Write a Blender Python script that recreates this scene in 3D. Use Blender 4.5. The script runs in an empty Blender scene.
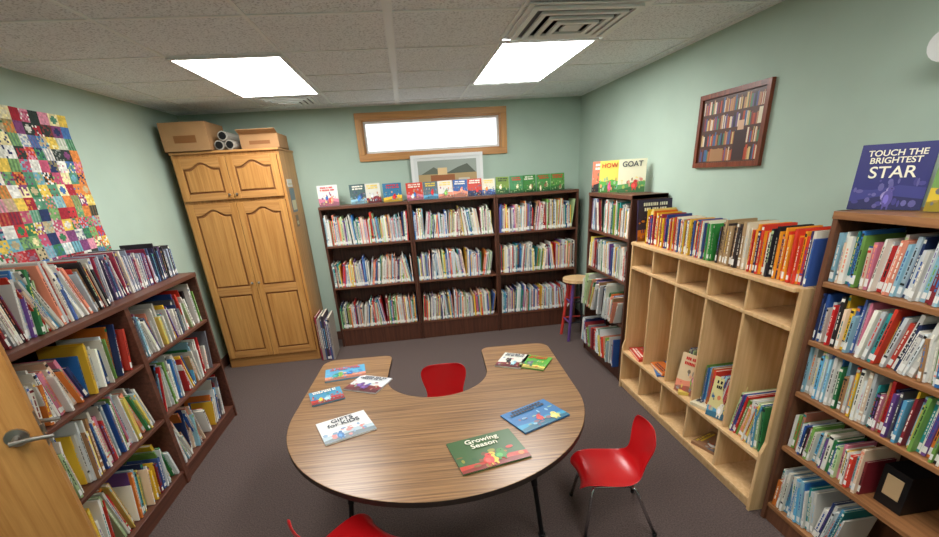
import bpy, bmesh, math, random
from mathutils import Vector, Matrix
scene = bpy.context.scene
try:
    scene.view_settings.view_transform = 'Standard'
except Exception:
    pass

# ------------------------------------------------------------------ helpers
def lin(c):
    return tuple(((v/255.0)/12.92 if v/255.0 <= 0.04045 else ((v/255.0+0.055)/1.055)**2.4) for v in c)

def nodes(name):
    m = bpy.data.materials.new(name); m.use_nodes = True
    nt = m.node_tree
    return m, nt, nt.nodes['Principled BSDF']

def plain(name, rgb, rough=0.5, metal=0.0, noise=0.0, scale=8.0, bump=0.0):
    m, nt, b = nodes(name)
    c = lin(rgb)
    b.inputs['Roughness'].default_value = rough
    b.inputs['Metallic'].default_value = metal
    b.inputs['Base Color'].default_value = (*c, 1)
    if noise > 0 or bump > 0:
        tc = nt.nodes.new('ShaderNodeTexCoord')
        n = nt.nodes.new('ShaderNodeTexNoise'); n.inputs['Scale'].default_value = scale
        n.inputs['Detail'].default_value = 6
        nt.links.new(tc.outputs['Object'], n.inputs['Vector'])
        if noise > 0:
            r = nt.nodes.new('ShaderNodeValToRGB')
            r.color_ramp.elements[0].position = 0.3; r.color_ramp.elements[1].position = 0.7
            r.color_ramp.elements[0].color = (*[v*(1-noise) for v in c], 1)
            r.color_ramp.elements[1].color = (*[min(1, v*(1+noise)) for v in c], 1)
            nt.links.new(n.outputs['Fac'], r.inputs['Fac'])
            nt.links.new(r.outputs['Color'], b.inputs['Base Color'])
        if bump > 0:
            bp = nt.nodes.new('ShaderNodeBump'); bp.inputs['Strength'].default_value = bump
            bp.inputs['Distance'].default_value = 0.01
            nt.links.new(n.outputs['Fac'], bp.inputs['Height'])
            nt.links.new(bp.outputs['Normal'], b.inputs['Normal'])
    return m

def wood(name, dark, light, axis='Z', rough=0.4, scale=1.0, stretch=14.0):
    m, nt, b = nodes(name)
    b.inputs['Roughness'].default_value = rough
    tc = nt.nodes.new('ShaderNodeTexCoord')
    mp = nt.nodes.new('ShaderNodeMapping')
    s = [stretch*scale*2.2]*3
    s['XYZ'.index(axis)] = 1.3*scale
    mp.inputs['Scale'].default_value = s
    n = nt.nodes.new('ShaderNodeTexNoise'); n.inputs['Scale'].default_value = 1.6
    n.inputs['Detail'].default_value = 8; n.inputs['Roughness'].default_value = 0.62
    n.inputs['Distortion'].default_value = 0.35
    r = nt.nodes.new('ShaderNodeValToRGB')
    r.color_ramp.elements[0].position = 0.34; r.color_ramp.elements[1].position = 0.66
    r.color_ramp.elements[0].color = (*lin(dark), 1); r.color_ramp.elements[1].color = (*lin(light), 1)
    nt.links.new(tc.outputs['Object'], mp.inputs['Vector'])
    nt.links.new(mp.outputs['Vector'], n.inputs['Vector'])
    nt.links.new(n.outputs['Fac'], r.inputs['Fac'])
    nt.links.new(r.outputs['Color'], b.inputs['Base Color'])
    return m

def emis(name, rgb, s):
    m, nt, b = nodes(name)
    b.inputs['Base Color'].default_value = (.9, .9, .9, 1)
    b.inputs['Emission Color'].default_value = (*rgb, 1)
    b.inputs['Emission Strength'].default_value = s
    return m

def attr_mat(name, rough=0.45):
    m, nt, b = nodes(name)
    a = nt.nodes.new('ShaderNodeAttribute'); a.attribute_name = 'Col'
    nt.links.new(a.outputs['Color'], b.inputs['Base Color'])
    b.inputs['Roughness'].default_value = rough
    return m

M_WALL = plain('wall_paint_mint', (172, 192, 177), 0.85, noise=0.04, scale=3, bump=0.03)
M_CARPET = plain('carpet_warm_brown', (88, 74, 70), 0.95, noise=0.42, scale=130, bump=0.7)
M_OAK = wood('honey_oak', (176, 120, 60), (204, 150, 84), 'Z')
M_OAKX = wood('honey_oak_horizontal', (172, 118, 62), (204, 150, 88), 'X')
M_OAKD = plain('oak_groove', (134, 86, 42), 0.6)
M_DARK = wood('walnut_stain', (62, 34, 24), (92, 54, 38), 'Z', 0.4)
M_DARKX = wood('walnut_stain_shelf', (80, 46, 32), (114, 70, 50), 'X', 0.4)
M_LSH = wood('mahogany_stain', (76, 42, 30), (110, 66, 50), 'Y', 0.4)
M_RSH = wood('brown_shelf_board', (126, 82, 48), (166, 116, 74), 'Y', 0.4)
M_RSD = wood('brown_shelf_side', (82, 50, 34), (118, 76, 52), 'Z', 0.4)
M_BIRCH = wood('birch_ply', (208, 168, 116), (226, 190, 142), 'Z', 0.35)
M_BIRCHD = plain('birch_ply_back', (204, 166, 116), 0.5)
M_TABLE = wood('oak_laminate', (110, 78, 50), (168, 128, 86), 'X', 0.3, 1.0, 30)
M_EDGE = plain('dark_edge_band', (38, 26, 22), 0.5)
M_BLACK = plain('black_metal', (22, 22, 24), 0.4, 0.3)
M_CHROME = plain('chrome_tube', (200, 200, 205), 0.18, 1.0)
M_NICKEL = plain('satin_nickel', (170, 166, 160), 0.3, 1.0)
M_RED = plain('red_plastic', (198, 20, 26), 0.28)
M_WHITE = plain('white_enamel', (226, 228, 226), 0.5)
M_BAR = plain('grid_white', (236, 240, 238), 0.5)
M_CARD = plain('cardboard', (168, 128, 86), 0.85, noise=0.08, scale=6)
M_ROLL = plain('paper_roll_grey', (168, 162, 150), 0.7)
M_TAPE = plain('packing_tape', (190, 160, 120), 0.4)
M_BASE = wood('baseboard_wood', (70, 44, 36), (96, 62, 50), 'X', 0.5)
M_ART = attr_mat('printed_cover', 0.35)
M_BOOK = attr_mat('book_binding', 0.45)
M_CLOTH = attr_mat('quilt_cotton', 0.95)
M_DIFF = emis('light_diffuser', (1.0, 0.99, 0.965), 20.0)
M_FILL = emis('fill_light_diffuser', (1.0, 0.99, 0.965), 14.0)  # emission for the added rear fill panels
M_TUBE = plain('vent_dark', (104, 106, 106), 0.7)
M_TITLE = plain('title_cream', (244, 240, 220), 0.5)
M_TITLER = plain('title_red', (200, 40, 30), 0.5)
M_TITLEK = plain('title_dark', (30, 40, 60), 0.5)

# speckled ceiling tile
m, nt, b = nodes('acoustic_tile')
tc = nt.nodes.new('ShaderNodeTexCoord')
n1 = nt.nodes.new('ShaderNodeTexNoise'); n1.inputs['Scale'].default_value = 110; n1.inputs['Detail'].default_value = 4
r = nt.nodes.new('ShaderNodeValToRGB')
r.color_ramp.elements[0].position = 0.36; r.color_ramp.elements[1].position = 0.48
r.color_ramp.elements[0].color = (*lin((194, 198, 200)), 1); r.color_ramp.elements[1].color = (*lin((238, 242, 244)), 1)
nt.links.new(tc.outputs['Object'], n1.inputs['Vector']); nt.links.new(n1.outputs['Fac'], r.inputs['Fac'])
nt.links.new(r.outputs['Color'], b.inputs['Base Color']); b.inputs['Roughness'].default_value = 0.95
M_TILE = m

class MB:
    def __init__(s):
        s.v = []; s.f = []; s.mi = []; s.c = []
    def face(s, pts, mat=0, col=(1, 1, 1)):
        i = len(s.v); s.v += [tuple(p) for p in pts]
        s.f.append(tuple(range(i, i+len(pts)))); s.mi.append(mat); s.c.append(col)
    def hexa(s, p, mat=0, col=(1, 1, 1)):
        i = len(s.v); s.v += [tuple(q) for q in p]
        for q in ((0,1,2,3),(7,6,5,4),(0,4,5,1),(1,5,6,2),(2,6,7,3),(3,7,4,0)):
            s.f.append(tuple(i+k for k in q)); s.mi.append(mat); s.c.append(col)
    def box(s, x0, x1, y0, y1, z0, z1, mat=0, col=(1, 1, 1)):
        s.hexa([(x0,y0,z0),(x1,y0,z0),(x1,y1,z0),(x0,y1,z0),(x0,y0,z1),(x1,y0,z1),(x1,y1,z1),(x0,y1,z1)], mat, col)
    def obox(s, o, ax, ay, az, a0, a1, b0, b1, c0, c1, mat=0, col=(1, 1, 1)):
        P = lambda a, b_, c: o+ax*a+ay*b_+az*c
        s.hexa([P(a0,b0,c0),P(a1,b0,c0),P(a1,b1,c0),P(a0,b1,c0),P(a0,b0,c1),P(a1,b0,c1),P(a1,b1,c1),P(a0,b1,c1)], mat, col)
    def prism(s, pts, off, mat=0, col=(1, 1, 1), sidemat=None):
        off = Vector(off); n = len(pts)
        i = len(s.v); s.v += [tuple(p) for p in pts]; s.v += [tuple(Vector(p)+off) for p in pts]
        s.f.append(tuple(range(i, i+n))); s.mi.append(mat); s.c.append(col)
        s.f.append(tuple(range(i+2*n-1, i+n-1, -1))); s.mi.append(mat); s.c.append(col)
        sm = mat if sidemat is None else sidemat
        for k in range(n):
            s.f.append((i+k, i+(k+1) % n, i+n+(k+1) % n, i+n+k)); s.mi.append(sm); s.c.append(col)
    def tube(s, path, r, mat=0, seg=10, col=(1, 1, 1), r2=None):
        path = [Vector(p) for p in path]; rings = []
        N = len(path)
        prev = None
        for k, p in enumerate(path):
            d = (path[min(k+1, N-1)]-path[max(k-1, 0)]).normalized()
            if prev is None:
                a = Vector((0, 0, 1)) if abs(d.z) < 0.9 else Vector((1, 0, 0))
                u = d.cross(a).normalized()
            else:
                u = (prev-d*prev.dot(d)).normalized()
            prev = u
            w = d.cross(u)
            rr = r if r2 is None else r+(r2-r)*k/(N-1)
            i = len(s.v)
            for j in range(seg):
                t = 2*math.pi*j/seg
                s.v.append(tuple(p+u*math.cos(t)*rr+w*math.sin(t)*rr))
            rings.append(i)
        for k in range(N-1):
            for j in range(seg):
                a, b_ = rings[k], rings[k+1]
                s.f.append((a+j, a+(j+1) % seg, b_+(j+1) % seg, b_+j)); s.mi.append(mat); s.c.append(col)
        s.f.append(tuple(rings[0]+j for j in range(seg))); s.mi.append(mat); s.c.append(col)
        s.f.append(tuple(rings[-1]+j for j in range(seg))); s.mi.append(mat); s.c.append(col)
    def obj(s, name, mats, bevel=0.0, smooth=False, center=True, recalc=True):
        me = bpy.data.meshes.new(name)
        me.from_pydata(s.v, [], s.f); 
        for mt in mats: me.materials.append(mt)
        me.polygons.foreach_set('material_index', s.mi)
        ca = me.color_attributes.new('Col', 'FLOAT_COLOR', 'CORNER')
        buf = []
        for p, c in zip(me.polygons, s.c):
            buf += [c[0], c[1], c[2], 1.0]*p.loop_total
        ca.data.foreach_set('color', buf)
        if recalc:
            bm = bmesh.new(); bm.from_mesh(me)
            bmesh.ops.recalc_face_normals(bm, faces=bm.faces); bm.to_mesh(me); bm.free()
        if smooth:
            me.polygons.foreach_set('use_smooth', [True]*len(me.polygons))
        ob = bpy.data.objects.new(name, me)
        if center and s.v:
            xs = [v[0] for v in s.v]; ys = [v[1] for v in s.v]; zs = [v[2] for v in s.v]
            c = Vector(((min(xs)+max(xs))/2, (min(ys)+max(ys))/2, min(zs)))
            me.transform(Matrix.Translation(-c)); ob.location = c
        scene.collection.objects.link(ob)
        if bevel > 0:
            md = ob.modifiers.new('bevel', 'BEVEL'); md.width = bevel; md.segments = 2
            md.limit_method = 'ANGLE'; md.angle_limit = math.radians(50)
        return ob

V = Vector; UP = V((0, 0, 1))
# ------------------------------------------------------------------ room shell
XL, XR, YB, YF, H = -2.12, 1.94, 5.09, -1.3, 2.44
def wallbox(name, b_, mat):
    mb = MB(); mb.box(*b_); return mb.obj(name, [mat])
wallbox('floor', (XL-.1, XR+.1, YF-.1, YB+.1, -.1, 0), M_CARPET)
wallbox('wall_left', (XL-.1, XL, YF-.1, YB+.1, 0, H), M_WALL)
wallbox('wall_right', (XR, XR+.1, YF-.1, YB+.1, 0, H), M_WALL)
wallbox('wall_front', (XL, XR, YF-.1, YF, 0, H), M_WALL)
WX0, WX1, WZ0, WZ1 = -.45, 1.12, 1.925, 2.375
mb = MB()
f = .062
hx0, hx1, hz0, hz1 = WX0+f, WX1-f, WZ0+f, WZ1-f
mb.box(XL, hx0, YB, YB+.12, 0, H); mb.box(hx1, XR, YB, YB+.12, 0, H)
mb.box(hx0, hx1, YB, YB+.12, 0, hz0); mb.box(hx0, hx1, YB, YB+.12, hz1, H)
mb.obj('wall_back', [M_WALL])
# window
mb = MB()
mb.box(WX0, WX1, YB-.022, YB-.001, WZ0, WZ0+f, 0); mb.box(WX0, WX1, YB-.022, YB-.001, WZ1-f, WZ1, 0)
mb.box(WX0, WX0+f, YB-.022, YB-.001, WZ0+f, WZ1-f, 1); mb.box(WX1-f, WX1, YB-.022, YB-.001, WZ0+f, WZ1-f, 1)
g = .022
mb.box(hx0, hx1, YB, YB+.1, hz0, hz0+.012, 0); mb.box(hx0, hx1, YB, YB+.1, hz1-.012, hz1, 0)
mb.box(hx0, hx0+.012, YB, YB+.1, hz0+.012, hz1-.012, 1); mb.box(hx1-.012, hx1, YB, YB+.1, hz0+.012, hz1-.012, 1)
a, b_, c, d = hx0+.012, hx1-.012, hz0+.012, hz1-.012
mb.box(a, b_, YB+.04, YB+.07, c, c+g, 2); mb.box(a, b_, YB+.04, YB+.07, d-g, d, 2)
mb.box(a, a+g, YB+.04, YB+.07, c+g, d-g, 2); mb.box(b_-g, b_, YB+.04, YB+.07, c+g, d-g, 2)
mb.obj('window_1', [M_OAKX, M_OAK, M_WHITE], 0.003)
# ceiling with lay-in grid
mb = MB()
mb.box(XL-.1, XR+.1, YF-.1, YB+.1, H, H+.1, 0)
GX = [-1.86, -1.24, -.62, 0, .62, 1.24, 1.86]
GY = [3.03+.61*k for k in range(-7, 4)]
for x in GX:
    w = .022 if abs(x) < .01 else .009
    if XL < x < XR: mb.box(x-w, x+w, YF, YB, H-.006, H, 1)
for y in GY:
    if YF < y < YB: mb.box(XL, XR, y-.009, y+.009, H-.0055, H, 1)
mb.box(XL, XL+.02, YF, YB, H-.006, H, 1); mb.box(XR-.02, XR, YF, YB, H-.006, H, 1)
mb.box(XL, XR, YB-.02, YB, H-.006, H, 1)
mb.obj('ceiling', [M_TILE, M_BAR])
def panel(x0, x1, y0, y1, dm):
    mb = MB(); fr = .02; z = H-.018
    mb.box(x0, x1, y0, y0+fr, z, H-.006, 0); mb.box(x0, x1, y1-fr, y1, z, H-.006, 0)
    mb.box(x0, x0+fr, y0+fr, y1-fr, z, H-.006, 0); mb.box(x1-fr, x1, y0+fr, y1-fr, z, H-.006, 0)
    mb.box(x0+fr, x1-fr, y0+fr, y1-fr, z+.004, H-.006, 1)
    mb.obj('ceiling_or_fill_light_panel', [M_WHITE, dm])
panel(-1.24, -.62, 3.03, 4.25, M_DIFF); panel(.62, 1.21, 2.92, 4.12, M_DIFF)
panel(-1.24, -.62, .0, 1.2, M_FILL); panel(.62, 1.24, .0, 1.2, M_FILL)  # unseen rear panels, added as fill to even out the light
def vent(x0, x1, y0, y1):
    mb = MB(); z = H-.03
    mb.box(x0, x1, y0, y1, H-.012, H-.006, 0)
    cx, cy = (x0+x1)/2, (y0+y1)/2
    for k in range(4):
        s = 1-.2*k; hx, hy = (x1-x0)/2*s*.92, (y1-y0)/2*s*.92; t = .026
        zz = H-.014-.006*k
        for (a0, a1, c0, c1) in ((-hx, hx, -hy, -hy+t), (-hx, hx, hy-t, hy), (-hx, -hx+t, -hy+t, hy-t), (hx-t, hx, -hy+t, hy-t)):
            mb.box(cx+a0, cx+a1, cy+c0, cy+c1, zz-.01, zz, 0)
        mb.box(cx-hx+t, cx+hx-t, cy-hy+t, cy+hy-t, H-.0135, H-.0125, 1)
    mb.box(cx-.05, cx+.05, cy-.05, cy+.05, z-.008, z, 0)
    mb.obj('ceiling_vent', [M_BAR, M_TUBE])
vent(-1.16, -.70, 4.32, 4.76); vent(.64, 1.22, 2.34, 2.88)
for nm, bx in (('baseboard_back', (XL, XR, YB-.015, YB, 0, .1)), ('baseboard_left', (XL, XL+.015, YF, YB-.015, 0, .1)),
               ('baseboard_right', (XR-.015, XR, YF, YB-.015, 0, .1))):
    wallbox(nm, bx, M_BASE)

# ------------------------------------------------------------------ books
WHT = [(236, 234, 226), (222, 220, 210), (240, 236, 220), (214, 220, 220)]
BR = [(200, 36, 36), (218, 64, 44), (40, 84, 156), (50, 116, 184), (96, 170, 208), (240, 194, 50), (240, 216, 104), (50, 134, 76),
      (124, 174, 80), (228, 126, 46), (34, 34, 38), (112, 74, 146), (40, 142, 142), (164, 122, 80), (212, 124, 148), (238, 150, 120),
      (130, 36, 46), (34, 52, 100), (186, 206, 216), (110, 110, 116), (150, 198, 216), (234, 206, 176), (74, 104, 170), (190, 216, 160)]
def pick(rng, pw):
    c = rng.choice(WHT) if rng.random() < pw else rng.choice(BR)
    k = rng.uniform(.84, 1.06)
    return lin(tuple(min(250, v*k) for v in c))
PAGES = lin((232, 224, 204))
def row(mb, o, t, n, L, seed, h=(.2, .29), w=(.006, .018), d=.19, pw=.3, lean=.35, label=.7, setback=.02, fill=1.0, gap=0.0, pal=None, maxang=.2, grp=(5, 16), jit=.022):
    rng = random.Random(seed); cur = 0.004; ang = 0; left = 0
    hg = rng.uniform(*h)
    while True:
        if left <= 0:
            left = rng.randint(*grp)
            ang = rng.uniform(-maxang, maxang) if rng.random() < lean else rng.uniform(-.03, .03)
            if rng.random() < .4: hg = rng.uniform(*h)
            if cur > .01 and rng.random() < gap: cur += rng.uniform(.02, .08)
        left -= 1
        bw = rng.uniform(*w) if rng.random() < .88 else rng.uniform(w[1], w[1]*1.4)
        bh = min(h[1], max(h[0], rng.gauss(hg, jit)))
        sa, ca = math.sin(ang), math.cos(ang)
        if cur+bw/ca+max(0, bh*sa) > L*fill: 
            break
        if cur < bh*max(0, -sa)+.002: ang = abs(ang)*.3; sa, ca = math.sin(ang), math.cos(ang)
        tt = t*ca-UP*sa; uu = t*sa+UP*ca
        z = max(0, bw*sa)+.001
        sb = rng.uniform(.3, 1.3)*setback
        p = o+t*cur+UP*z-n*sb
        bd = min(d, bh*.85)
        col = rng.choice(pal) if pal else pick(rng, pw)
        cb = min(.002, bw*.2)
        mb.obox(p, tt, -n, uu, 0, cb, 0, bd, 0, bh, 0, col)
        mb.obox(p, tt, -n, uu, bw-cb-.0005, bw-.0005, 0, bd, 0, bh, 0, col)
        mb.obox(p, tt, -n, uu, cb, bw-cb-.0005, 0, .002, 0, bh, 0, col)
        mb.obox(p, tt, -n, uu, cb, bw-cb-.0005, .002, bd-.004, .003, bh-.004, 0, PAGES)
        q = p+n*.0006
        def dec(a0, a1, z0, z1, c):
            mb.face([q+tt*a0+uu*z0, q+tt*a1+uu*z0, q+tt*a1+uu*z1, q+tt*a0+uu*z1], 0, c)
        if rng.random() < label: dec(bw*.04, bw*.92, .012, .012+rng.uniform(.02, .035), lin((238, 238, 232)))
        c2 = rng.choice([lin((240, 236, 220)), lin((20, 20, 24)), lin(rng.choice(BR)), lin(rng.choice(BR))])
        if bw > .005:
            z0 = bh*rng.uniform(.25, .35); z1 = bh*rng.uniform(.7, .9)
            zz = z0
            while zz < z1:
                e = min(z1, zz+rng.uniform(.006, .026)); dec(bw*.32, bw*.62, zz, e, c2); zz = e+.005
        if rng.random() < .35: dec(0, bw*.96, bh*.9, bh*.96, c2)
        if rng.random() < .2: dec(0, bw*.96, bh*.2, bh*.24, c2)
        cur += bw/ca
def books(name, rows):
    mb = MB()
    for r_ in rows: 
        a_, kw = r_; row(mb, *a_, **kw)
    return mb.obj(name, [M_BOOK])

def bookcase(name, o, t, n, L, depth, top, boards, divs, ms, th=.022, kick=.08, back=True):
    mb = MB(); o = V(o); t = V(t); n = V(n)
    B = lambda a0, a1, b0, b1, z0, z1, m_: mb.obox(o, t, -n, UP, a0, a1, b0, b1, z0, z1, m_)
    B(0, th, 0, depth, 0, top, 0); B(L-th, L, 0, depth, 0, top, 0)
    for d_ in divs: B(d_-th, d_+th, 0, depth, 0, top-.03, 0)
    B(0, L, -.004, depth, top-.03, top, 1)
    edges = [(0+th, divs[0]-th)] if divs else [(th, L-th)]
    if divs:
        for i in range(len(divs)-1): edges.append((divs[i]+th, divs[i+1]-th))
        edges.append((divs[-1]+th, L-th))
    for (a0, a1) in edges:
        for z in boards: B(a0, a1, .004, depth-.01, z-th, z, 1)
        B(a0, a1, .012, .03, 0, boards[-1]-th, 0)
        B(a0, a1, depth-.01, depth-.002, 0, top-.03, 2)
    ob = mb.obj(name, ms, 0.0025)
    return edges

# back wall bookcases -- three 36" units
yF = 4.80; dep = .27
for k in range(3):
    x0 = -.91+k*.917
    o = V((x0, yF, 0)); t = V((1, 0, 0)); n = V((0, -1, 0))
    bookcase('wooden_bookcase', o, t, n, .913, dep, 1.52, [1.125, .68, .21], [], [M_DARK, M_DARKX, M_DARK])
    rws = []
    for j, z in enumerate([1.125, .68, .21]):
        rws.append(((o+V((.024, 0, z+.001)), t, n, .913-.05, 100+k*10+j),
                    dict(h=(.235, .31), w=(.005, .014), pw=.36, lean=.7, label=.75, d=.2, setback=.012, maxang=.18, grp=(4, 13))))
    books('shelved_books', rws)

# left bookcase
o = V((-1.6, 1.68, 0)); t = V((0, 1, 0)); n = V((1, 0, 0))
ed = bookcase('long_low_bookcase', o, t, n, 1.74, .48, 1.2, [.845, .48, .1], [.87], [M_LSH, M_LSH, M_DARK], th=.02)
rws = []
for i, (a0, a1) in enumerate(ed):
    for j, z in enumerate([.845, .48, .1]):
        rws.append(((o+t*a0+UP*(z+.001), t, n, a1-a0-.004, 200+i*10+j),
                    dict(h=(.18, .305), w=(.006, .017), pw=.38, lean=.85, label=.6, d=.22, setback=.05, gap=.2, maxang=.34, grp=(3, 10), jit=.035)))
books('stacked_library_books', rws)
books('books_on_bookcase_top', [((o+UP*1.201-n*.03, t, n, .84, 230), dict(h=(.19, .29), w=(.006, .016), pw=.4, lean=.95, d=.2, setback=.03, maxang=.38, pal=None, grp=(3, 9), jit=.03)),
      ((o+t*.86+UP*1.201-n*.08, t, n, .84, 231), dict(h=(.18, .25), w=(.006, .014), pw=.25, lean=.8, d=.2, setback=.02,
       pal=[lin(c) for c in ((62, 58, 90), (106, 70, 120), (160, 40, 70), (54, 54, 60), (210, 206, 200), (80, 110, 150), (150, 160, 180), (200, 200, 210), (220, 216, 206))], maxang=.25))])

# right bookcase
o = V((1.64, 1.57, 0)); t = V((0, -1, 0)); n = V((-1, 0, 0))
RB = [1.245, .99, .74, .45, .11]
bookcase('tall_bookcase', o, t, n, .91, .28, 1.52, RB, [], [M_RSD, M_RSH, M_RSD])
rws = []
for j, z in enumerate(RB):
    hh = ([1.49]+RB)[j]-z-.03
    rws.append(((o+t*.024+UP*(z+.001), t, n, .86 if j < 3 else .36, 300+j),
               dict(h=(min(.15, hh*.7), min(.225, hh*.97)), w=(.007, .015), pw=.38, lean=.5, label=.9, d=.17, setback=.03, maxang=.18, grp=(4, 12), jit=.025)))
books('chapter_books', rws)

# corner bookcase
o = V((1.64, 4.03, 0))
bookcase('narrow_bookcase', o, t, n, .82, .285, 1.52, [1.2, .86, .5, .12], [], [M_DARK, M_DARKX, M_DARK])
rws = []
for j, z in enumerate([1.2, .86, .5, .12]):
    rws.append(((o+t*.024+UP*(z+.001), t, n, .77, 350+j), dict(h=(.2, .27) if j < 2 else (.19, .31), w=(.006, .016), pw=.4, lean=.5 if j < 2 else 1,
                label=.7, d=.2, setback=-.05 if j > 1 else .02, maxang=.15 if j < 2 else .4, gap=0 if j < 2 else .6)))
books('leaning_books', rws)

# cubby storage unit
mb = MB(); o = V((1.605, 3.13, 0)); L = 1.52; D = .31; th = .02
B = lambda a0, a1, b0, b1, z0, z1, m_=0: mb.obox(o, t, -n, UP, a0, a1, b0, b1, z0, z1, m_)
for a0 in (0, L-th):
    P = [(0, 0), (0, .36), (.02, .42), (.02, 1.2), (D, 1.2), (D, 0)]
    pts = [o+t*a0-n*p[0]+UP*p[1] for p in P]
    mb.prism(pts, t*th, 0)
B(th, L-th, .0, D, 1.18, 1.2); B(th, L-th, .02, D-.01, 1.0, 1.02); B(th, L-th, .0, D-.01, .31, .33); B(th, L-th, .0, D-.01, .05, .07)
B(th, L-th, .015, .03, 0, .05)
B(th, L-th, D-.01, D-.002, 0, 1.18, 1)
cw = (L-th)/5
for k in range(1, 5):
    a0 = k*cw
    B(a0, a0+.016, .022, D-.01, 1.02, 1.18); B(a0, a0+.016, .022, D-.01, .33, 1.0); B(a0, a0+.016, .006, D-.01, .07, .31)
mb.obj('cubby_storage_unit', [M_BIRCH, M_BIRCHD], 0.003)

# books on top of cubby
def P_(lst): return [lin(c) for c in lst]
mbt = MB()
row(mbt, o+t*.10+UP*1.201-n*.04, t, n, .32, 401, h=(.19, .24), w=(.007, .018), pal=P_([(50, 70, 140), (240, 200, 40), (230, 120, 30), (240, 220, 120), (150, 40, 110), (170, 40, 60)]), lean=.3, d=.17)
row(mbt, o+t*.44+UP*1.201-n*.03, t, n, .42, 402, h=(.20, .21), w=(.006, .011), pal=P_([(60, 150, 70), (230, 190, 60), (60, 90, 150), (210, 80, 50), (120, 180, 210), (240, 236, 210)]), lean=.0, d=.15)
row(mbt, o+t*.90+UP*1.201-n*.03, t, n, .22, 403, h=(.19, .23), w=(.01, .02), pal=P_([(226, 214, 190), (110, 80, 60), (60, 50, 50), (180, 150, 110)]), lean=.6, d=.17)
row(mbt, o+t*1.13+UP*1.201-n*.03, t, n, .37, 404, h=(.2, .23), w=(.008, .016), pal=P_([(190, 30, 34), (220, 60, 40), (60, 40, 90), (240, 160, 40), (60, 90, 160), (30, 30, 40), (230, 220, 200)]), lean=.4, d=.17)
mbt.obj('books_on_cubby_top', [M_BOOK])

# ---------------------------------------------------- individually placed picture books
def picture_book(name, w, h, th, M, base, seed, title=None, tmat=None, tsize=.04, tpos=.8, ground=None, acc=None, lines=None, into=None):
    rng = random.Random(seed); mb = MB()
    bl = lin(base)
    mb.box(-w/2, w/2, 0, h, th-.002, th, 0, bl); mb.box(-w/2, w/2, 0, h, 0, .002, 0, bl)
    mb.box(-w/2, -w/2+.002, 0, h, .002, th-.002, 0, bl)
    mb.box(-w/2+.002, w/2-.004, .004, h-.004, .002, th-.002, 0, PAGES)
    z = [th+.0004]
    def sh(pts, c):
        mb.face([(max(-w/2, min(w/2, x)), max(0, min(h, y)), z[0]) for x, y in pts], 0, lin(c)); z[0] += .0001
    def el(cx, cy, rx, ry, c, k=14):
        sh([(cx+rx*math.cos(2*math.pi*i/k), cy+ry*math.sin(2*math.pi*i/k)) for i in range(k)], c)
    gcol = ground or rng.choice(BR)
    g0, g1 = h*rng.uniform(.2, .4), h*rng.uniform(.2, .4)
    sh([(-w/2, 0), (w/2, 0), (w/2, g1), (w*.15, (g0+g1)/2+h*.05), (-w*.2, (g0+g1)/2-h*.02), (-w/2, g0)], gcol)
    g2 = tuple(v*.7 for v in gcol)
    sh([(-w/2, 0), (w/2, 0), (w/2, g1*.5), (0, g0*.7), (-w/2, g0*.4)], g2)
    top = .62 if not title else .46
    for k in range(22):
        c = rng.choice(acc) if acc else rng.choice(BR)
        c = tuple((v+u)/2 for v, u in zip(c, rng.choice([base, gcol])))
        el(rng.uniform(-.45, .45)*w, rng.uniform(.05, top)*h, rng.uniform(.015, .06)*w, rng.uniform(.015, .07)*h, c, 8)
    for k in range(rng.randint(1, 3)):
        c = acc[k % len(acc)] if acc else rng.choice(BR+WHT)
        cx, cy = rng.uniform(-w*.3, w*.3), rng.uniform(h*.16, h*(top-.2))
        rx, ry = rng.uniform(.06, .12)*w, rng.uniform(.08, .13)*h
        el(cx, cy, rx, ry, c); el(cx+rx*.3, cy+ry*1.15, rx*.6, rx*.6, c)
        el(cx-rx*.2, cy-ry*.1, rx*.5, ry*.6, tuple(min(255, v*1.25+10) for v in c)); el(cx+rx*.4, cy+ry*1.2, rx*.12, rx*.12, (20, 20, 20), 8)
        sh([(cx-rx*.6, cy-ry*1.5), (cx-rx*.3, cy-ry*1.5), (cx-rx*.2, cy-ry*.5), (cx-rx*.6, cy-ry*.5)], c)
        sh([(cx+rx*.3, cy-ry*1.5), (cx+rx*.6, cy-ry*1.5), (cx+rx*.6, cy-ry*.5), (cx+rx*.2, cy-ry*.5)], c)
    if not title:
        tc_ = rng.choice([(250, 246, 230), (240, 210, 60), (30, 30, 40), (210, 40, 40)])
        if sum(abs(a_-b2) for a_, b2 in zip(tc_, base)) < 160: tc_ = (30, 40, 70) if sum(base) > 380 else (240, 236, 220)
        for r_ in range(2):
            x = -w*rng.uniform(.3, .4); y = h*(.85-.12*r_)
            while x < w*.32:
                e = x+rng.uniform(.03, .06)*w
                sh([(x, y), (e, y), (e, y+h*.075), (x, y+h*.075)], tc_); x = e+.015*w+(.04*w if rng.random() < .2 else 0)
    ob = mb.obj(name, [M_ART], center=False, recalc=True)
    ob.matrix_world = M
    if title:
        yy_ = h*tpos
        for i, ln in enumerate(title):
            sz_ = tsize if not lines else lines[i]
            cu = bpy.data.curves.new('cover_title', 'FONT'); cu.body = ln; cu.size = sz_
            if i > 0: yy_ -= sz_*.88
            cu.align_x = 'CENTER'; cu.extrude = .0006; cu.offset = .0005
            cu.materials.append(tmat or M_TITLE)
            to = bpy.data.objects.new('cover_title', cu); scene.collection.objects.link(to)
            to.parent = ob; to.location = (0, yy_, th+.0045)
    return ob
def face(p, t, n, lean=0.12):
    t = V(t).normalized(); n = V(n).normalized()
    M = Matrix.Identity(4)
    for i in range(3): M[i][0] = t[i]; M[i][1] = UP[i]; M[i][2] = n[i]
    return Matrix.Translation(V(p)) @ M @ Matrix.Rotation(-lean, 4, 'X')
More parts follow.
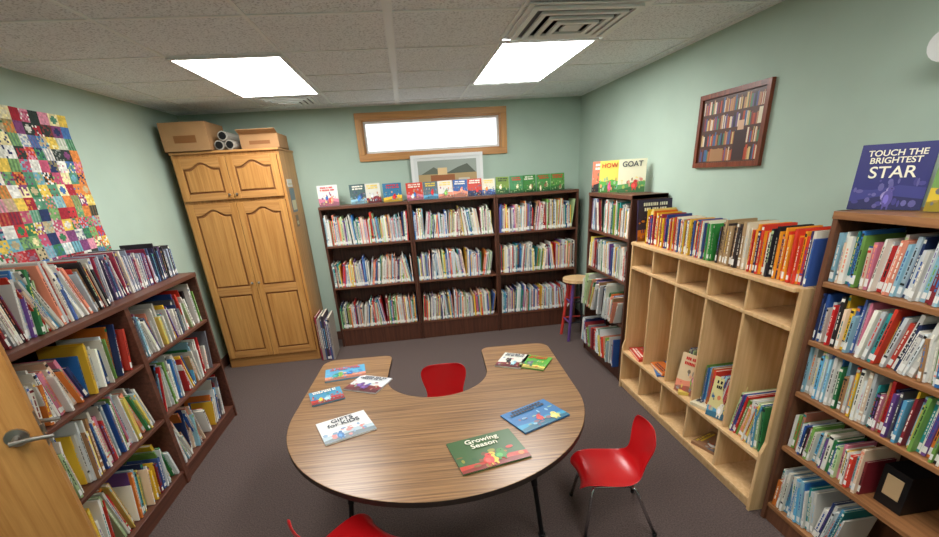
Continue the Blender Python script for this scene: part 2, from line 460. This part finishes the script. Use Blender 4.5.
def flat(x, y, z, ang, h):
    return Matrix.Translation((x, y, z)) @ Matrix.Rotation(math.radians(ang), 4, 'Z') @ Matrix.Translation((0, -h/2, 0))

# face-out books on the back bookcases
spec = [(-.80, .2, .2, (226, 226, 220)), (-.50, .16, .19, (60, 90, 90)), (-.345, .15, .19, (214, 214, 204)), (-.15, .19, .18, (40, 110, 150)),
        (.08, .17, .17, (200, 60, 40)), (.245, .15, .17, (90, 110, 120)), (.40, .15, .17, (226, 222, 214)), (.555, .15, .17, (40, 90, 160)),
        (.71, .15, .17, (196, 60, 40)), (.86, .14, .16, (226, 220, 200)), (1.01, .14, .17, (120, 150, 60)), (1.16, .14, .17, (70, 140, 90)),
        (1.31, .14, .17, (60, 130, 60)), (1.46, .15, .17, (70, 140, 70)), (1.615, .15, .17, (80, 140, 60))]
rg = random.Random(5)
for i, (x, w, h, c) in enumerate(spec):
    yy = 4.84 if 0 < x < .8 else 4.86+rg.uniform(-.01, .02)
    kw = dict(ground=(40, 110, 50), acc=[(240, 230, 180), (120, 90, 60)]) if x > 1 else {}
    picture_book('display_book', w, h, .012, face((x, yy, 1.5225), (1, rg.uniform(-.04, .04), 0), (0, -1, 0)) , c, 500+i, **kw)
# books on top of the corner bookcase
nn = V((-.55, -.83, 0)).normalized(); tt = UP.cross(nn)
picture_book('storybook', .15, .25, .012, face((1.70, 3.93, 1.5225), tt, nn), (226, 120, 90), 530)
picture_book('storybook', .16, .25, .014, face((1.70, 3.76, 1.5225), tt, nn), (230, 210, 90), 531, ground=(90, 170, 70), title=['HOW'], tsize=.05, tpos=.78, tmat=M_TITLER, acc=[(230, 80, 120), (80, 160, 200)])
picture_book('storybook', .21, .25, .014, face((1.79, 3.54, 1.5225), tt, nn), (224, 222, 190), 532, title=['GOAT'], tsize=.055, tpos=.78, ground=(80, 150, 80), acc=[(200, 60, 50), (240, 200, 90)], tmat=M_TITLEK)
# dark book leaning against end of corner bookcase (on cubby)
picture_book('halloween_book', .26, .29, .014, face((1.77, 3.10, 1.2015), (1, 0, 0), (0, -1, 0), .1), (44, 30, 64), 533, ground=(200, 110, 30), acc=[(230, 140, 40), (120, 60, 150)])
# star book + neighbour on tall bookcase
dr = V((.10, -.164, 0)).normalized(); nr = dr.cross(UP)
picture_book('star_book', .205, .225, .014, face((1.742, 1.478, 1.5225), dr, nr, .08), (44, 44, 112), 540, title=['TOUCH THE', 'BRIGHTEST', 'STAR'], tsize=.038, tpos=.82, lines=[.028, .028, .056], ground=(60, 60, 130), acc=[(150, 140, 190), (90, 80, 150)])
dr2 = V((.05, -.2, 0)).normalized(); nr2 = dr2.cross(UP)
picture_book('hardcover_book', .20, .28, .014, face((1.80, 1.262, 1.5225), dr2, nr2, .08), (120, 160, 90), 541, ground=(220, 190, 60))
# table books
TZ = .601
tb = [(-.516, 2.635, .25, .19, 8, (90, 170, 210), 550, None), (-.355, 2.43, .22, .2, -28, (222, 224, 226), 551, None),
      (-.585, 2.33, .18, .17, 18, (60, 150, 190), 552, None),
      (-.43, 1.955, .25, .22, 22, (232, 232, 230), 553, ['GIFTS', 'for KIDS']),
      (.56, 2.54, .17, .22, -30, (226, 226, 214), 554, None), (.69, 2.47, .17, .2, -34, (90, 170, 60), 555, None),
      (.513, 1.84, .28, .2, 24, (30, 110, 170), 556, None), (.23, 1.60, .31, .24, 12, (60, 96, 50), 557, ['Growing', 'Season'])]
for i, (x, y, w, h, an, c, sd, tl) in enumerate(tb):
    kw = {}
    if sd == 557: kw = dict(ground=(190, 60, 40), acc=[(230, 190, 60), (60, 130, 50), (210, 60, 50), (120, 170, 60), (40, 90, 50)])
    if sd == 556: kw = dict(ground=(40, 150, 190), acc=[(230, 60, 50), (240, 220, 120), (240, 240, 240)])
    if sd == 553: kw = dict(ground=(180, 200, 210), acc=[(60, 120, 180), (230, 60, 50)])
    picture_book('picture_book', w, h, .008, flat(x, y, TZ, an, h), c, sd, title=tl, tmat=M_TITLEK if sd == 553 else None, tsize=.045, tpos=.78, **kw)
# books in the cubby compartments (parented under one object)
croot = bpy.data.objects.new('books_in_cubby', None); scene.collection.objects.link(croot)
def cub(a, dd, z): return o - n*dd + t*a + UP*z
cl = []
def cb_(*a_, **k_): cl.append(picture_book('cubby_book', *a_, **k_))
cb_(.25, .17, .02, flat(1.72, 2.97, .332, 80, .17), (200, 60, 50), 560)
cb_(.2, .16, .012, flat(1.72, 2.66, .332, 70, .16), (60, 110, 170), 561)
cb_(.2, .15, .02, flat(1.72, 2.66, .3455, 84, .15), (220, 120, 50), 568)
cb_(.22, .17, .02, flat(1.73, 2.37, .332, 60, .17), (214, 190, 90), 562)
cb_(.2, .2, .02, flat(1.73, 2.13, .332, 20, .2), (226, 214, 180), 563)
cb_(.2, .26, .012, face((1.66, 2.30, .334), (.35, -.93, 0), (-.93, -.35, 0), .2), (226, 200, 160), 566)
cb_(.18, .24, .012, face((1.66, 1.98, .334), (.4, -.9, 0), (-.9, -.4, 0), .2), (226, 214, 150), 567)
cb_(.2, .17, .02, flat(1.74, 2.10, .072, 20, .17), (150, 110, 80), 569)
mbt = MB()
row(mbt, cub(.03+3*cw, .05, .332), t, n, cw-.04, 564, h=(.2, .26), w=(.006, .016), pw=.3, lean=1, d=.2)
row(mbt, cub(.03+4*cw, .02, .332), t, n, cw-.05, 565, h=(.19, .25), w=(.008, .016), pw=.2, lean=1, d=.2)
row(mbt, cub(.04+2*cw, .10, .332), t, n, cw*.6, 566, h=(.22, .27), w=(.006, .014), pw=.2, lean=1, d=.17, maxang=.3)
cl.append(mbt.obj('upright_books', [M_BOOK]))
for ob in cl: ob.parent = croot
mb = MB(); mb.box(1.70, 1.86, 1.06, 1.16, .452, .62, 0); mb.box(1.698, 1.70, 1.08, 1.14, .50, .59, 1)
mb.obj('black_book_box', [M_BLACK, M_TAPE], .004)

# leaning big books beside the wardrobe
mb = MB()
row(mb, V((-1.085, 4.43, .002)), V((1, 0, 0)), V((0, -1, 0)), .15, 580, h=(.42, .5), w=(.012, .02), pal=P_([(60, 50, 60), (150, 40, 60), (60, 80, 130), (160, 150, 140), (110, 60, 110)]), lean=0, d=.3, label=.2)
mb.obj('oversize_books', [M_BOOK])

# ------------------------------------------------------------------ wardrobe
mb = MB(); X0, X1, Y0, Y1, ZT = -2.03, -1.11, 4.5, 5.07, 2.05
mb.box(X0, X1, Y0+.02, Y1, .0, ZT, 0)
mb.box(X0-.0, X1+.008, Y0-.008, Y1, ZT, ZT+.018, 1)
mb.box(X0, X1, Y0+.012, Y0+.02, .0, .09, 1)
def door(x0, x1, z0, z1, panels):
    y = Y0
    mb.box(x0, x1, y, y+.018, z0, z1, 2)
    st = .06; yf = y-.012
    mb.box(x0, x0+st, yf, y, z0, z1, 0); mb.box(x1-st, x1, yf, y, z0, z1, 0)
    a, b2 = x0+st, x1-st; xm = (a+b2)/2; hw = (b2-a)/2
    def arch(zb, sc, n_=14):
        out = []
        for i in range(n_+1):
            u = -1+2*i/n_
            v = 0 if abs(u) > .75 else (math.cos(u/.75*math.pi)+1)/2
            out.append((xm+u*hw*sc, zb+v*.05))
        return out
    mb.box(a, b2, yf, y, z0, panels[0][0], 1)
    for i, (p0, p1, ar) in enumerate(panels):
        if i+1 < len(panels): mb.box(a, b2, yf, y, p1, panels[i+1][0], 1)
        if ar:
            cv = arch(p1-.055, 1.0)
            pts = [V((x, yf, z)) for x, z in cv]+[V((b2, yf, z1)), V((a, yf, z1))]
            mb.prism(pts, (0, .012, 0), 1)
            cv = arch(p1-.055-.018, .89)
            pts = [V((xm-hw*.89, yf+.001, p0+.016)), V((xm+hw*.89, yf+.001, p0+.016))]+[V((x, yf+.001, z)) for x, z in reversed(cv)]
            mb.prism(pts, (0, .011, 0), 0)
        else:
            mb.box(a+.016, b2-.016, yf+.001, y, p0+.016, p1-.016, 0)
            if i == len(panels)-1: mb.box(a, b2, yf, y, p1, z1, 1)
for k in range(2):
    x0 = X0+.022+k*(.436+.004); x1 = x0+.436
    door(x0, x1, 1.66, 2.02, [(1.72, 1.985, True)])
    door(x0, x1, .11, 1.63, [(.18, .77, False), (.85, 1.585, True)])
xm = X0+.022+.438
for z in (1.70, .88):
    for s in (-.03, .034):
        mb.tube([(xm+s, Y0-.012, z), (xm+s, Y0-.03, z)], .006, 3, 8); mb.tube([(xm+s, Y0-.028, z), (xm+s, Y0-.034, z), (xm+s, Y0-.04, z)], .014, 3, 10, r2=.009)
mb.obj('oak_wardrobe', [M_OAK, M_OAKX, M_OAKD, M_NICKEL], .003)
mb = MB()
for (ya, yb_, za, zb, c) in ((4.62, 4.8, 1.5, 1.72, (90, 110, 120)), (4.6, 4.78, 1.73, 1.80, (214, 210, 200)), (4.66, 4.76, 1.36, 1.47, (120, 90, 60))):
    mb.box(X1+.0005, X1+.003, ya, yb_, za, zb, 0, lin(c))
    mb.box(X1+.003, X1+.0035, ya+.015, yb_-.015, za+.02, (za+zb)/2, 0, lin((200, 190, 150)))
mb.obj('paper_notices', [M_ART])

# boxes on the wardrobe
def carton(name, x0, x1, y0, y1, z0, h, openf=True):
    mb = MB(); w = .005
    mb.box(x0, x1, y0, y1, z0, z0+w, 0)
    mb.box(x0, x1, y0, y0+w, z0, z0+h, 0); mb.box(x0, x1, y1-w, y1, z0, z0+h, 0)
    mb.box(x0, x0+w, y0+w, y1-w, z0, z0+h, 0); mb.box(x1-w, x1, y0+w, y1-w, z0, z0+h, 0)
    mb.box((x0+x1)/2-.09, (x0+x1)/2+.09, y0-.0015, y0, z0+h*.3, z0+h*.55, 2)
    if openf:
        mb.hexa([(x0, y0-.07, z0+h+.03), (x1, y0-.07, z0+h+.03), (x1, y0, z0+h), (x0, y0, z0+h), (x0, y0-.07, z0+h+.035), (x1, y0-.07, z0+h+.035), (x1, y0, z0+h+.005), (x0, y0, z0+h+.005)], 0)
    mb.box(x0+.003, x1-.003, y0+.003, y1-.003, z0+h-.004, z0+h+.002, 0)
    mb.box((x0+x1)/2-.025, (x0+x1)/2+.025, y0-.001, y1, z0+h+.002, z0+h+.003, 1)
    return mb.obj(name, [M_CARD, M_TAPE, M_OAKD])
ZW = ZT+.019
carton('cardboard_box', -2.04, -1.66, 4.47, 4.88, ZW, .23, False)
carton('cardboard_carton', -1.43, -1.10, 4.56, 4.9, ZW, .12, True)
mb = MB()
for (x, z) in ((-1.60, .042), (-1.51, .042), (-1.555, .115)):
    mb.tube([(x, 4.52, ZW+z), (x, 5.0, ZW+z)], .040, 0, 16); mb.tube([(x, 4.515, ZW+z), (x, 4.52, ZW+z)], .031, 1, 12)
mb.obj('paper_rolls', [M_ROLL, M_BLACK])

# ------------------------------------------------------------------ horseshoe table
def outline():
    pts = []
    R = .775; cy = .775; top = 1.53; r = .09
    for i in range(49):
        t_ = math.pi+math.pi*i/48
        pts.append((R*math.cos(t_), cy+R*math.sin(t_)))
    def corner(cx, cy_, a0, a1, rr=r, k=8):
        return [(cx+rr*math.cos(a0+(a1-a0)*i/k), cy_+rr*math.sin(a0+(a1-a0)*i/k)) for i in range(k+1)]
    pts += corner(R-r, top-r, 0, math.pi/2)
    g = .31; rr = .06
    pts += corner(g+rr, top-rr, math.pi/2, math.pi, rr)
    gy = .85+g
    for i in range(33):
        t_ = -math.pi*i/32
        pts.append((g*math.cos(t_), gy+g*math.sin(t_)))
    pts += corner(-g-rr, top-rr, 0, math.pi/2, rr)
    pts += corner(-R+r, top-r, math.pi/2, math.pi)
    return pts
OUT = outline()
Rt = Matrix.Translation((-.005, 1.325, 0)) @ Matrix.Rotation(math.radians(-3.5), 4, 'Z')
mb = MB()
mb.prism([V((x, y, .572)) for x, y in OUT], (0, 0, .028), 0, sidemat=1)
for (x, y, dx, dy) in ((-.42, .42, -.06, -.05), (.42, .42, .06, -.05), (-.58, 1.28, -.05, .05), (.58, 1.28, .05, .05)):
    mb.tube([(x, y, .57), (x+dx*.5, y+dy*.5, .3)], .016, 2, 12)
    mb.tube([(x+dx*.45, y+dy*.45, .33), (x+dx, y+dy, .012)], .012, 3, 12)
    mb.tube([(x+dx, y+dy, .0), (x+dx, y+dy, .014)], .02, 2, 12)
    mb.box(x-.05, x+.05, y-.05, y+.05, .562, .572, 2)
tab = mb.obj('horseshoe_table', [M_TABLE, M_EDGE, M_BLACK, M_BLACK], .003, center=False)
tab.matrix_world = Rt

# ------------------------------------------------------------------ chairs
def chair(x, y, facing_deg, sc=1.0):
    root = bpy.data.objects.new('school_chair', None); scene.collection.objects.link(root)
    prof = [(.185, .295), (.18, .318), (.155, .331), (.10, .332), (.03, .325), (-.04, .322), (-.10, .33), (-.14, .352), (-.162, .39), (-.172, .43),
            (-.18, .48), (-.19, .53), (-.2, .575), (-.206, .605), (-.209, .618)]
    hw = [.125, .15, .165, .176, .18, .178, .165, .145, .128, .125, .14, .158, .16, .14, .105]
    nx = 12; mb = MB(); vs = []
    for j, ((py, pz), w) in enumerate(zip(prof, hw)):
        a = prof[max(0, j-1)]; b2 = prof[min(len(prof)-1, j+1)]
        ty, tz = b2[0]-a[0], b2[1]-a[1]; l = math.hypot(ty, tz); ny, nz = tz/l, -ty/l
        if nz < 0 and abs(nz) > .7: ny, nz = -ny, -nz
        if j > 8 and ny < 0: ny, nz = -ny, -nz
        for i in range(nx+1):
            u = -1+2*i/nx
            lift = .032*abs(u)**2.2
            vs.append((u*w, py+ny*lift, pz+nz*lift))
    mb.v = vs
    for j in range(len(prof)-1):
        for i in range(nx):
            a = j*(nx+1)+i
            mb.f.append((a, a+1, a+nx+2, a+nx+1)); mb.mi.append(0); mb.c.append((1, 1, 1))
    sh = mb.obj('seat_shell', [M_RED], smooth=True, center=False)
    so = sh.modifiers.new('s', 'SOLIDIFY'); so.thickness = .006; so.offset = 0
    ss = sh.modifiers.new('ss', 'SUBSURF'); ss.levels = 1; ss.render_levels = 2
    sh.parent = root
    mb = MB()
    for s in (-1, 1):
        mb.tube([(s*.12, .13, .31), (s*.13, .14, .29), (s*.185, .185, .012)], .0095, 0, 10)
        mb.tube([(s*.12, -.08, .305), (s*.13, -.1, .29), (s*.185, -.21, .012)], .0095, 0, 10)
        mb.tube([(s*.12, .13, .311), (s*.12, -.08, .309)], .0095, 0, 10)
        for yy in (.185, -.21): mb.tube([(s*.185, yy, 0), (s*.185, yy, .02)], .013, 1, 10)
    mb.tube([(-.12, .1, .31), (.12, .1, .31)], .0095, 0, 10); mb.tube([(-.12, -.06, .307), (.12, -.06, .307)], .0095, 0, 10)
    lg = mb.obj('frame_legs', [M_CHROME, M_BLACK], smooth=True, center=False); lg.parent = root
    root.location = (x, y, 0); root.rotation_euler = (0, 0, math.radians(facing_deg-90)); root.scale = (sc, sc, sc)
chair(.885, 1.735, 172, .88)
chair(.105, 2.46, 268, .95)
chair(-.375, 1.41, 47, .94)

# ------------------------------------------------------------------ stool
mb = MB(); sx, sy, sz = 1.68, 4.36, .66
mb.tube([(sx, sy, sz-.03), (sx, sy, sz)], .15, 0, 28)
lc = [(40, 40, 44), (200, 60, 50), (90, 60, 120), (40, 40, 44)]
for i in range(4):
    a_ = math.pi/4+i*math.pi/2
    mb.tube([(sx+.09*math.cos(a_), sy+.09*math.sin(a_), sz-.03), (sx+.17*math.cos(a_), sy+.17*math.sin(a_), 0)], .016, 1, 10, lin(lc[i]))
    a2 = a_+math.pi/2
    for z, rr in ((.2, .146), (.42, .12)):
        mb.tube([(sx+rr*math.cos(a_), sy+rr*math.sin(a_), z), (sx+rr*math.cos(a2), sy+rr*math.sin(a2), z)], .009, 1, 8, lin(lc[(i+1) % 4]))
mb.obj('wooden_stool', [M_BIRCH, M_ART])
# ------------------------------------------------------------------ quilt
rq = random.Random(81); mb = MB()
QP = [(206, 60, 66), (236, 204, 90), (70, 116, 176), (60, 130, 86), (236, 232, 220), (40, 56, 100), (224, 150, 170), (130, 176, 110), (246, 236, 180),
      (130, 70, 120), (120, 180, 196), (226, 140, 70), (46, 60, 56), (170, 40, 56), (220, 220, 210), (90, 150, 120), (200, 90, 120), (240, 240, 232), (196, 180, 140)]
ny_, nz_ = 15, 14; y0, y1, z0, z1 = 2.36, 3.44, 1.30, 2.235; sub = 6
def qx(y, z): return XL+.014+.006*math.sin(y*14+1)*math.sin(z*5)+.004*math.sin(z*23)
for i in range(ny_):
    for j in range(nz_):
        c1, c2, c3 = rq.choice(QP), rq.choice(QP), rq.choice(QP); pt = rq.randint(0, 7)
        for p in range(sub):
            for q in range(sub):
                if pt == 0: cc = c1 if rq.random() < .75 else c2
                elif pt == 1: cc = c1 if (p % 3 or q % 3) else c2
                elif pt == 2: cc = c2 if (p-2.5)**2+(q-2.5)**2 < 3 else c1
                elif pt == 3: cc = c1 if p % 2 else tuple((a_*2+b2)/3 for a_, b2 in zip(c1, c2))
                elif pt == 4: cc = c1
                elif pt == 5: cc = c1 if rq.random() < .6 else tuple((a_+b2)/2 for a_, b2 in zip(c1, c3))
                else: cc = rq.choice([c1, c1, c2, c3])
                k = rq.uniform(.85, 1.05); cc = tuple(min(252, v*k) for v in cc)
                ya = y0+(y1-y0)*(i+p/sub)/ny_; yb_ = y0+(y1-y0)*(i+(p+1)/sub)/ny_
                za = z0+(z1-z0)*(j+q/sub)/nz_; zb = z0+(z1-z0)*(j+(q+1)/sub)/nz_
                mb.face([(qx(ya, za), ya, za), (qx(yb_, za), yb_, za), (qx(yb_, zb), yb_, zb), (qx(ya, zb), ya, zb)], 0, lin(cc))
mb.obj('patchwork_quilt', [M_CLOTH], recalc=False)
# ------------------------------------------------------------------ framed picture on right wall
M_FRM = wood('cherry_frame', (96, 44, 26), (138, 72, 46), 'Z', .3)
mb = MB(); y0, y1, z0, z1 = 2.36, 2.95, 1.685, 2.105; xw = XR-.001; fw = .028
mb.box(xw-.022, xw, y0, y1, z0, z0+fw, 0); mb.box(xw-.022, xw, y0, y1, z1-fw, z1, 0)
mb.box(xw-.022, xw, y0, y0+fw, z0+fw, z1-fw, 0); mb.box(xw-.022, xw, y1-fw, y1, z0+fw, z1-fw, 0)
mb.box(xw-.01, xw, y0+fw, y1-fw, z0+fw, z1-fw, 1, lin((84, 54, 44)))
rp = random.Random(9); xx = xw-.0105
for k in range(4):
    for s in range(3):
        ya = y0+fw+.006+s*(y1-y0-2*fw-.006)/3; ye = ya+(y1-y0-2*fw-.006)/3-.014
        za = z0+fw+.008+k*.089; yv = ya
        while yv < ye-.006:
            w_ = rp.uniform(.006, .018); hh = rp.uniform(.055, .078)
            mb.face([(xx, yv, za), (xx, yv+w_-.001, za), (xx, yv+w_-.001, za+hh), (xx, yv, za+hh)], 1,
                    lin(rp.choice([(70, 100, 140), (180, 76, 50), (210, 180, 120), (80, 126, 96), (130, 60, 60), (220, 206, 180), (104, 84, 130), (50, 50, 60), (190, 140, 100), (170, 110, 70)]))); yv += w_
xx -= .0004
for (ya, yb_, za, zb, c) in ((2.50, 2.60, 1.72, 1.88, (60, 40, 40)), (2.53, 2.58, 1.88, 1.93, (210, 170, 140)), (2.68, 2.80, 1.72, 1.79, (160, 120, 84)), (2.40, 2.43, 1.9, 1.98, (220, 210, 180))):
    mb.face([(xx, ya, za), (xx, yb_, za), (xx, yb_, zb), (xx, ya, zb)], 1, lin(c))
mb.obj('framed_bookshelf_picture', [M_FRM, M_ART])
# framed print on top of back bookcase
mb = MB(); x0, x1, z0, z1, yy = .07, .84, 1.521, 1.955, 5.035
mb.box(x0, x1, yy, yy+.02, z0, z0+.03, 0); mb.box(x0, x1, yy, yy+.02, z1-.03, z1, 0)
mb.box(x0, x0+.03, yy, yy+.02, z0+.03, z1-.03, 0); mb.box(x1-.03, x1, yy, yy+.02, z0+.03, z1-.03, 0)
mb.box(x0+.03, x1-.03, yy+.008, yy+.02, z0+.03, z1-.03, 1, lin((214, 218, 216)))
yv = yy+.0075
def q(a0, a1, c0, c1, col): mb.face([(x0+a0, yv, z0+c0), (x0+a1, yv, z0+c0), (x0+a1, yv, z0+c1), (x0+a0, yv, z0+c1)], 1, lin(col))
q(.07, .70, .07, .375, (150, 160, 150)); yv -= .0004
q(.07, .70, .07, .24, (176, 150, 104)); yv -= .0004
mb.face([(x0+.10, yv, z0+.24), (x0+.35, yv, z0+.24), (x0+.24, yv, z0+.31)], 1, lin((96, 104, 90)))
mb.face([(x0+.36, yv, z0+.24), (x0+.69, yv, z0+.24), (x0+.6, yv, z0+.33), (x0+.5, yv, z0+.30)], 1, lin((84, 92, 80))); yv -= .0004
q(.2, .46, .16, .23, (150, 90, 50)); q(.28, .38, .23, .3, (220, 190, 140)); q(.5, .62, .14, .19, (200, 190, 170))
mb.obj('framed_landscape_print', [M_WHITE, M_ART])
# ------------------------------------------------------------------ door (open) and lever
mb = MB(); tip = V((-1.36, 1.505, 0)); hin = V((-2.08, 1.12, 0))
u = (hin-tip).normalized(); Ld = (hin-tip).length; nn = V((u.y, -u.x, 0))
if nn.dot(-tip) < 0: nn = -nn
mb.obox(tip, u, -nn, UP, 0, Ld, 0, .044, .012, 2.03, 0)
mb.obox(tip, u, -nn, UP, -.001, 0, .010, .034, .93, 1.07, 1)
mb.obox(tip, u, -nn, UP, -.010, -.001, .016, .028, .985, 1.015, 1)
for s, off in ((1, 0), (-1, -.044)):
    c0 = tip+u*.06+nn*off+UP*1.0
    mb.tube([c0, c0+nn*s*.012], .032, 1, 20); mb.tube([c0+nn*s*.01, c0+nn*s*.055], .010, 1, 12)
    e = c0+nn*s*.055
    mb.tube([e+u*.012, e, e-u*.05-UP*.002, e-u*.10-UP*.010], .0095, 1, 10, r2=.007)
mb.obj('door_1', [M_OAK, M_NICKEL], .002)
mb = MB()
mb.box(XL+.0005, XL+.02, 1.13, 1.21, 0, 2.12, 0); mb.box(XL+.0005, XL+.02, .16, .24, 0, 2.12, 0); mb.box(XL+.0005, XL+.02, .24, 1.13, 2.04, 2.12, 0)
mb.obj('trim_1', [M_OAK], .003)
# ------------------------------------------------------------------ wall mounted emergency lamp
mb = MB(); c0 = V((XR-.001, 1.53, 2.05))
mb.tube([c0, c0+V((-.03, 0, 0))], .05, 0, 20)
mb.tube([c0+V((-.03, 0, 0)), c0+V((-.07, -.02, -.0))], .012, 0, 10)
hd = c0+V((-.075, -.025, 0))
mb.tube([hd+V((.02, .01, 0)), hd, hd+V((-.02, -.01, -.005)), hd+V((-.045, -.02, -.01))], .03, 0, 20, r2=.05)
mb.obj('emergency_wall_light', [M_WHITE], smooth=False)

# ------------------------------------------------------------------ world (overcast daylight outside the window)
w = bpy.data.worlds.new('overcast_sky'); scene.world = w; w.use_nodes = True
w.node_tree.nodes['Background'].inputs['Color'].default_value = (.93, .97, 1, 1)
w.node_tree.nodes['Background'].inputs['Strength'].default_value = 1.6

# ------------------------------------------------------------------ camera
cd = bpy.data.cameras.new('camera'); cam = bpy.data.objects.new('camera', cd); scene.collection.objects.link(cam)
D_ = V((-64, -174, 435)).normalized(); Vv = V((70, 1061.8, 435)).normalized(); Xv = Vv.cross(D_).normalized(); Vv = D_.cross(Xv).normalized()
cx = V((Xv.x, D_.x, -Vv.x)); cy = -V((Xv.y, D_.y, -Vv.y)); cz = -V((Xv.z, D_.z, -Vv.z))
M = Matrix.Identity(4)
for i in range(3): M[i][0] = cx[i]; M[i][1] = cy[i]; M[i][2] = cz[i]
cam.matrix_world = Matrix.Translation((0, 0, 1.738)) @ M
cd.sensor_width = 36; cd.sensor_fit = 'HORIZONTAL'; cd.lens = 435/939*36
cd.shift_y = 84/939; cd.clip_start = .02
scene.camera = cam
